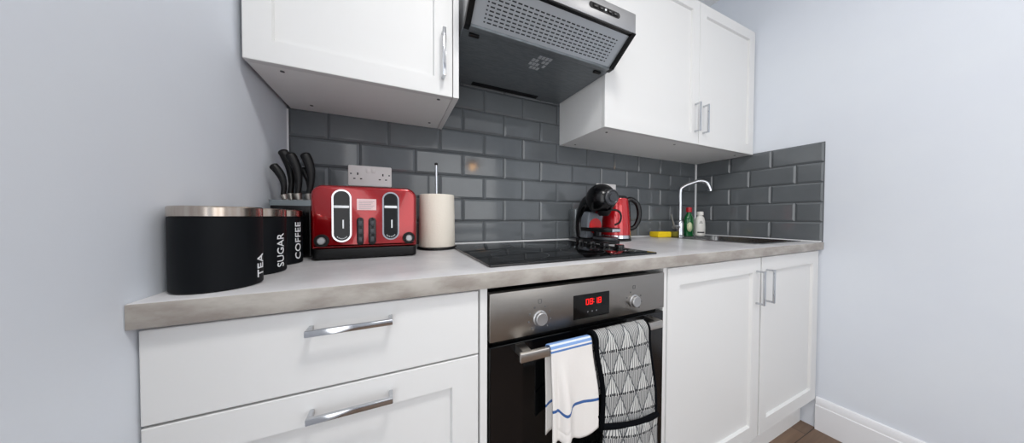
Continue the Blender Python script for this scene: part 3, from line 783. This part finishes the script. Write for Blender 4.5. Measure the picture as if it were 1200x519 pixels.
# ------------------------------------------------------------------ paper roll on its stand
t = thing('paper_towel_holder', 'black paper towel stand with upright silver rod right of the toaster', 'holder', (.490, -.125, .0005))
bm = new(); lathe(bm, .490, -.125, [(.0735, .0005), (.0745, .003), (.073, .007), (.02, .008), (0, .008)], n=40); obj('base', bm, 'black', t)
bm = new(); cyl(bm, (.490, -.125, .008), (.487, -.124, .318), .0048, n=16); obj('rod', bm, 'chrome', t)
bm = new(); bmesh.ops.create_uvsphere(bm, u_segments=16, v_segments=10, radius=.0062); bmesh.ops.translate(bm, verts=bm.verts[:], vec=(.487, -.124, .3225)); obj('finial', bm, 'dark', t, label='dark round tip')
bm = new()
lathe(bm, .490, -.125, [(.020, .0095), (.0655, .0095), (.067, .012), (.0655, .11), (.0635, .203), (.062, .2045), (.020, .2045), (.020, .0095)], n=56, close=False)
o = obj('paper_roll', bm, 'paper', loc=(.490, -.125, .009)); tag(o, 'off white kitchen paper roll standing between toaster and hob', 'paper roll')

# ------------------------------------------------------------------ canisters with their names up the side
def lettering(word, length, cap, x, y, r, ang, z0):
    cu = bpy.data.curves.new('lettering', 'FONT'); cu.body = word; cu.size = 1; cu.resolution_u = 4
    tmp = bpy.data.objects.new('lettering_source', cu); COL.objects.link(tmp)
    me = bpy.data.meshes.new_from_object(tmp.evaluated_get(bpy.context.evaluated_depsgraph_get()))
    bpy.data.objects.remove(tmp); bpy.data.curves.remove(cu)
    bm = new(); bm.from_mesh(me); bpy.data.meshes.remove(me)
    xs = [v.co.x for v in bm.verts]; ys = [v.co.y for v in bm.verts]
    sx = length/(max(xs)-min(xs)); sy = cap/(max(ys)-min(ys)); x0 = min(xs); ym = (max(ys)+min(ys))/2
    ex = bmesh.ops.extrude_face_region(bm, geom=bm.faces[:])
    top = {v for v in ex['geom'] if isinstance(v, bmesh.types.BMVert)}
    for v in bm.verts:
        a_ = ang - (v.co.y-ym)*sy/r            # letter tops point away from the viewer's right
        rr = r + (.0009 if v in top else .0002)
        v.co = Vector((x + rr*math.cos(a_), y + rr*math.sin(a_), z0 + (v.co.x-x0)*sx))
    return bm
for word, label, cy, ang, ln in (('TEA', 'black tea canister nearest the front of the worktop', -.5355, -3, .041), ('SUGAR', 'black sugar canister between the tea and coffee canisters', -.4165, -19, .072), ('COFFEE', 'black coffee canister at the back of the canister row', -.2985, -21, .094)):
    cx, r = .0605, .0555
    t = thing('canister', label, 'canister', (cx, cy, .0005), 'black storage canisters')
    bm = new(); lathe(bm, cx, cy, [(r-.002, .0005), (r, .003), (r, .1195), (r-.001, .1205), (0, .1205)], n=64); body = obj('body', bm, 'canister', t)
    bm = new(); lathe(bm, cx, cy, [(r-.0005, .1207), (r+.0006, .1215), (r+.0006, .1355), (r-.001, .1375), (r-.006, .138), (0, .1372)], n=64); obj('lid', bm, 'band', t, label='brushed steel lid')
    obj('lettering', lettering(word, ln, .0175, cx, cy, r, math.radians(ang), .0125), 'letter', body, label='white upright word')

# ------------------------------------------------------------------ knife block and knives
BX0, BX1, BY0, BY1, BH = .018, .120, -.208, -.100, .152
t = thing('knife_block', 'dark knife block in the corner behind the canisters', 'knife block', (.069, -.154, .0005))
bm = new(); ring_prism(bm, rrect(BX0, BX1, BY0, BY1, .010), rrect(BX0+.006, BX1-.006, BY0+.006, BY1-.006, .006), 'z', .004, BH)
prism(bm, rrect(BX0, BX1, BY0, BY1, .010), 'z', .0005, .004); obj('body', bm, 'gblack', t)
bm = new(); ring_prism(bm, rrect(BX0-.002, BX1+.002, BY0-.002, BY1+.002, .011), rrect(BX0+.006, BX1-.006, BY0+.006, BY1-.006, .006), 'z', BH+.0003, BH+.0165); obj('rim', bm, 'blocktop', t, label='grey rim round the top')
def knife(px, py, tx, ty, tz, sc, label):
    """px,py: where it leaves the block; t*: the tip of its handle"""
    t = thing('kitchen_knife', label, 'knife', (px, py, BH+.017), 'knives in the knife block')
    a = Vector((px, py, BH+.020)); e = Vector((tx, ty, tz)); d = (e-a)
    bend = Vector((.012, 0, 0))
    pts = spline([a + d*.12, a + d*.38 + bend*.75, a + d*.65 + bend*1.0, a + d*.88 + bend*.55, e], 9); N = len(pts)
    rad = []
    for i in range(N):
        q = i/(N-1); g_ = sc*(.0078 + .0056*sm(.1, .75, q))
        if q > .88: g_ *= math.sqrt(max(.03, 1-((q-.88)/.123)**2))
        rad.append(g_)
    bm = new(); tube(bm, pts, rad, n=14, flat=.72, side=(.35, -1, 0)); obj('handle', bm, 'black', t)
    bm = new(); tube(bm, [a + d*.0 , a + d*.13], [.0085*sc, .0105*sc], n=14, flat=.6, side=(.35, -1, 0)); obj('bolster', bm, 'steel', t, label='steel bolster')
    bm = new(); z0 = .022
    prism(bm, [(px-.011*sc, z0+.02), (px+.007*sc, z0), (px+.009*sc, BH+.021), (px-.009*sc, BH+.021)], 'y', py-.001, py+.001); obj('blade', bm, 'steel', t)
knife(.048, -.186, .020, -.190, .270, .85, 'short black handled knife leaning to the far left of the block')
knife(.052, -.146, .029, -.146, .323, 1.0, 'tall black handled knife second from the left in the block')
knife(.078, -.176, .055, -.178, .309, 1.0, 'tall black handled knife in the middle of the knife block')
knife(.098, -.158, .080, -.160, .270, .8, 'short dark handled knife half hidden behind the others in the block')
knife(.105, -.180, .092, -.182, .312, 1.0, 'rightmost black handled knife nearest the red toaster')

# ------------------------------------------------------------------ lights of the room and added fill lamps
t = thing('pendant_lamp', 'brass pendant lamp with a warm bulb hanging from the ceiling', 'lamp', (1.235, -2.0, .66))
bm = new(); bmesh.ops.create_uvsphere(bm, u_segments=20, v_segments=14, radius=.042); bmesh.ops.translate(bm, verts=bm.verts[:], vec=(1.235, -2.0, .735)); obj('bulb', bm, 'bulb', t)
bm = new(); lathe(bm, 1.235, -2.0, [(.105, .755), (.07, .82), (.025, .85), (.022, .848), (.066, .816), (.101, .754), (.105, .755)], n=32, close=False); obj('lamp_shade', bm, 'shade', t)
bm = new(); cyl(bm, (1.235, -2.0, .84), (1.235, -2.0, H-.001), .003, n=8); obj('cord', bm, 'black', t)
for lx, where in ((.62, 'left'), (1.72, 'right')):
    t = thing('ceiling_light', 'flat round white ceiling light, the %s one of the two' % where, 'ceiling light', (lx, -1.35, H-.04), 'ceiling lights')
    bm = new(); lathe(bm, lx, -1.35, [(.19, H-.0005), (.19, H-.03), (.17, H-.032), (.17, H-.005)], n=48, close=False); obj('frame', bm, 'trimw', t)
    bm = new(); lathe(bm, lx, -1.35, [(.169, H-.026), (0, H-.030)], n=48, close=False); obj('diffuser', bm, 'diff', t)

def area(name, loc, rot, sx, sy, power, col, shape='RECTANGLE'):
    li = bpy.data.lights.new(name, 'AREA'); li.shape = shape; li.size = sx; li.size_y = sy; li.energy = power; li.color = col
    o = bpy.data.objects.new(name, li); COL.objects.link(o); o.location = (loc[0], loc[1], loc[2]+ZF); o.rotation_euler = rot
    return o
for lx, pw in ((.62, 12.5), (1.72, 1.8)): area('ceiling_lamp', (lx, -1.35, H-.045), (0, 0, 0), .34, .34, pw, (1, .985, .96), 'DISK')
area('fill_light', (-.01, mid, (WZ0+WZ1)/2), (0, -PI/2, 0), WZ1-WZ0-.1, WY1-WY0-.1, 12.5, (.985, .99, 1))  # fill lamp in the added left window, brightens the right side
area('fill_light', ((FX0+FX1)/2, YF-.01, (FZ0+FZ1)/2), (PI/2, 0, 0), 1.4, 1.3, 8.5, (.985, .99, 1))  # soft fill lamp set in the invented front window
W = bpy.data.worlds.new('daylight'); bpy.context.scene.world = W; W.use_nodes = True
W.node_tree.nodes['Background'].inputs['Color'].default_value = (.94, .97, 1, 1); W.node_tree.nodes['Background'].inputs['Strength'].default_value = 1.2

# ------------------------------------------------------------------ camera
f, cx, cy, cz = 306.14, .3361, -1.1587, .1223
yw, pt, rl = -.4268, -.0181, -.0035
R = Matrix.Rotation(yw, 3, 'Z') @ Matrix.Rotation(pt, 3, 'X') @ Matrix.Rotation(rl, 3, 'Y')
right, fwd, up = R.col[0], R.col[1], R.col[2]
cd = bpy.data.cameras.new('camera'); cam = bpy.data.objects.new('camera', cd); COL.objects.link(cam)
cd.sensor_width = 36; cd.sensor_fit = 'HORIZONTAL'; cd.lens = f*36/1200; cd.clip_start = .02
mw = Matrix((( right.x, up.x, -fwd.x, cx), (right.y, up.y, -fwd.y, cy), (right.z, up.z, -fwd.z, cz+ZF), (0, 0, 0, 1)))
cam.matrix_world = mw
sc = bpy.context.scene; sc.camera = cam
sc.view_settings.view_transform = 'Standard'; sc.view_settings.look = 'None'
sc.view_settings.exposure = 0; sc.view_settings.gamma = 1; sc.view_settings.use_curve_mapping = False
sc.cycles.max_bounces = 8
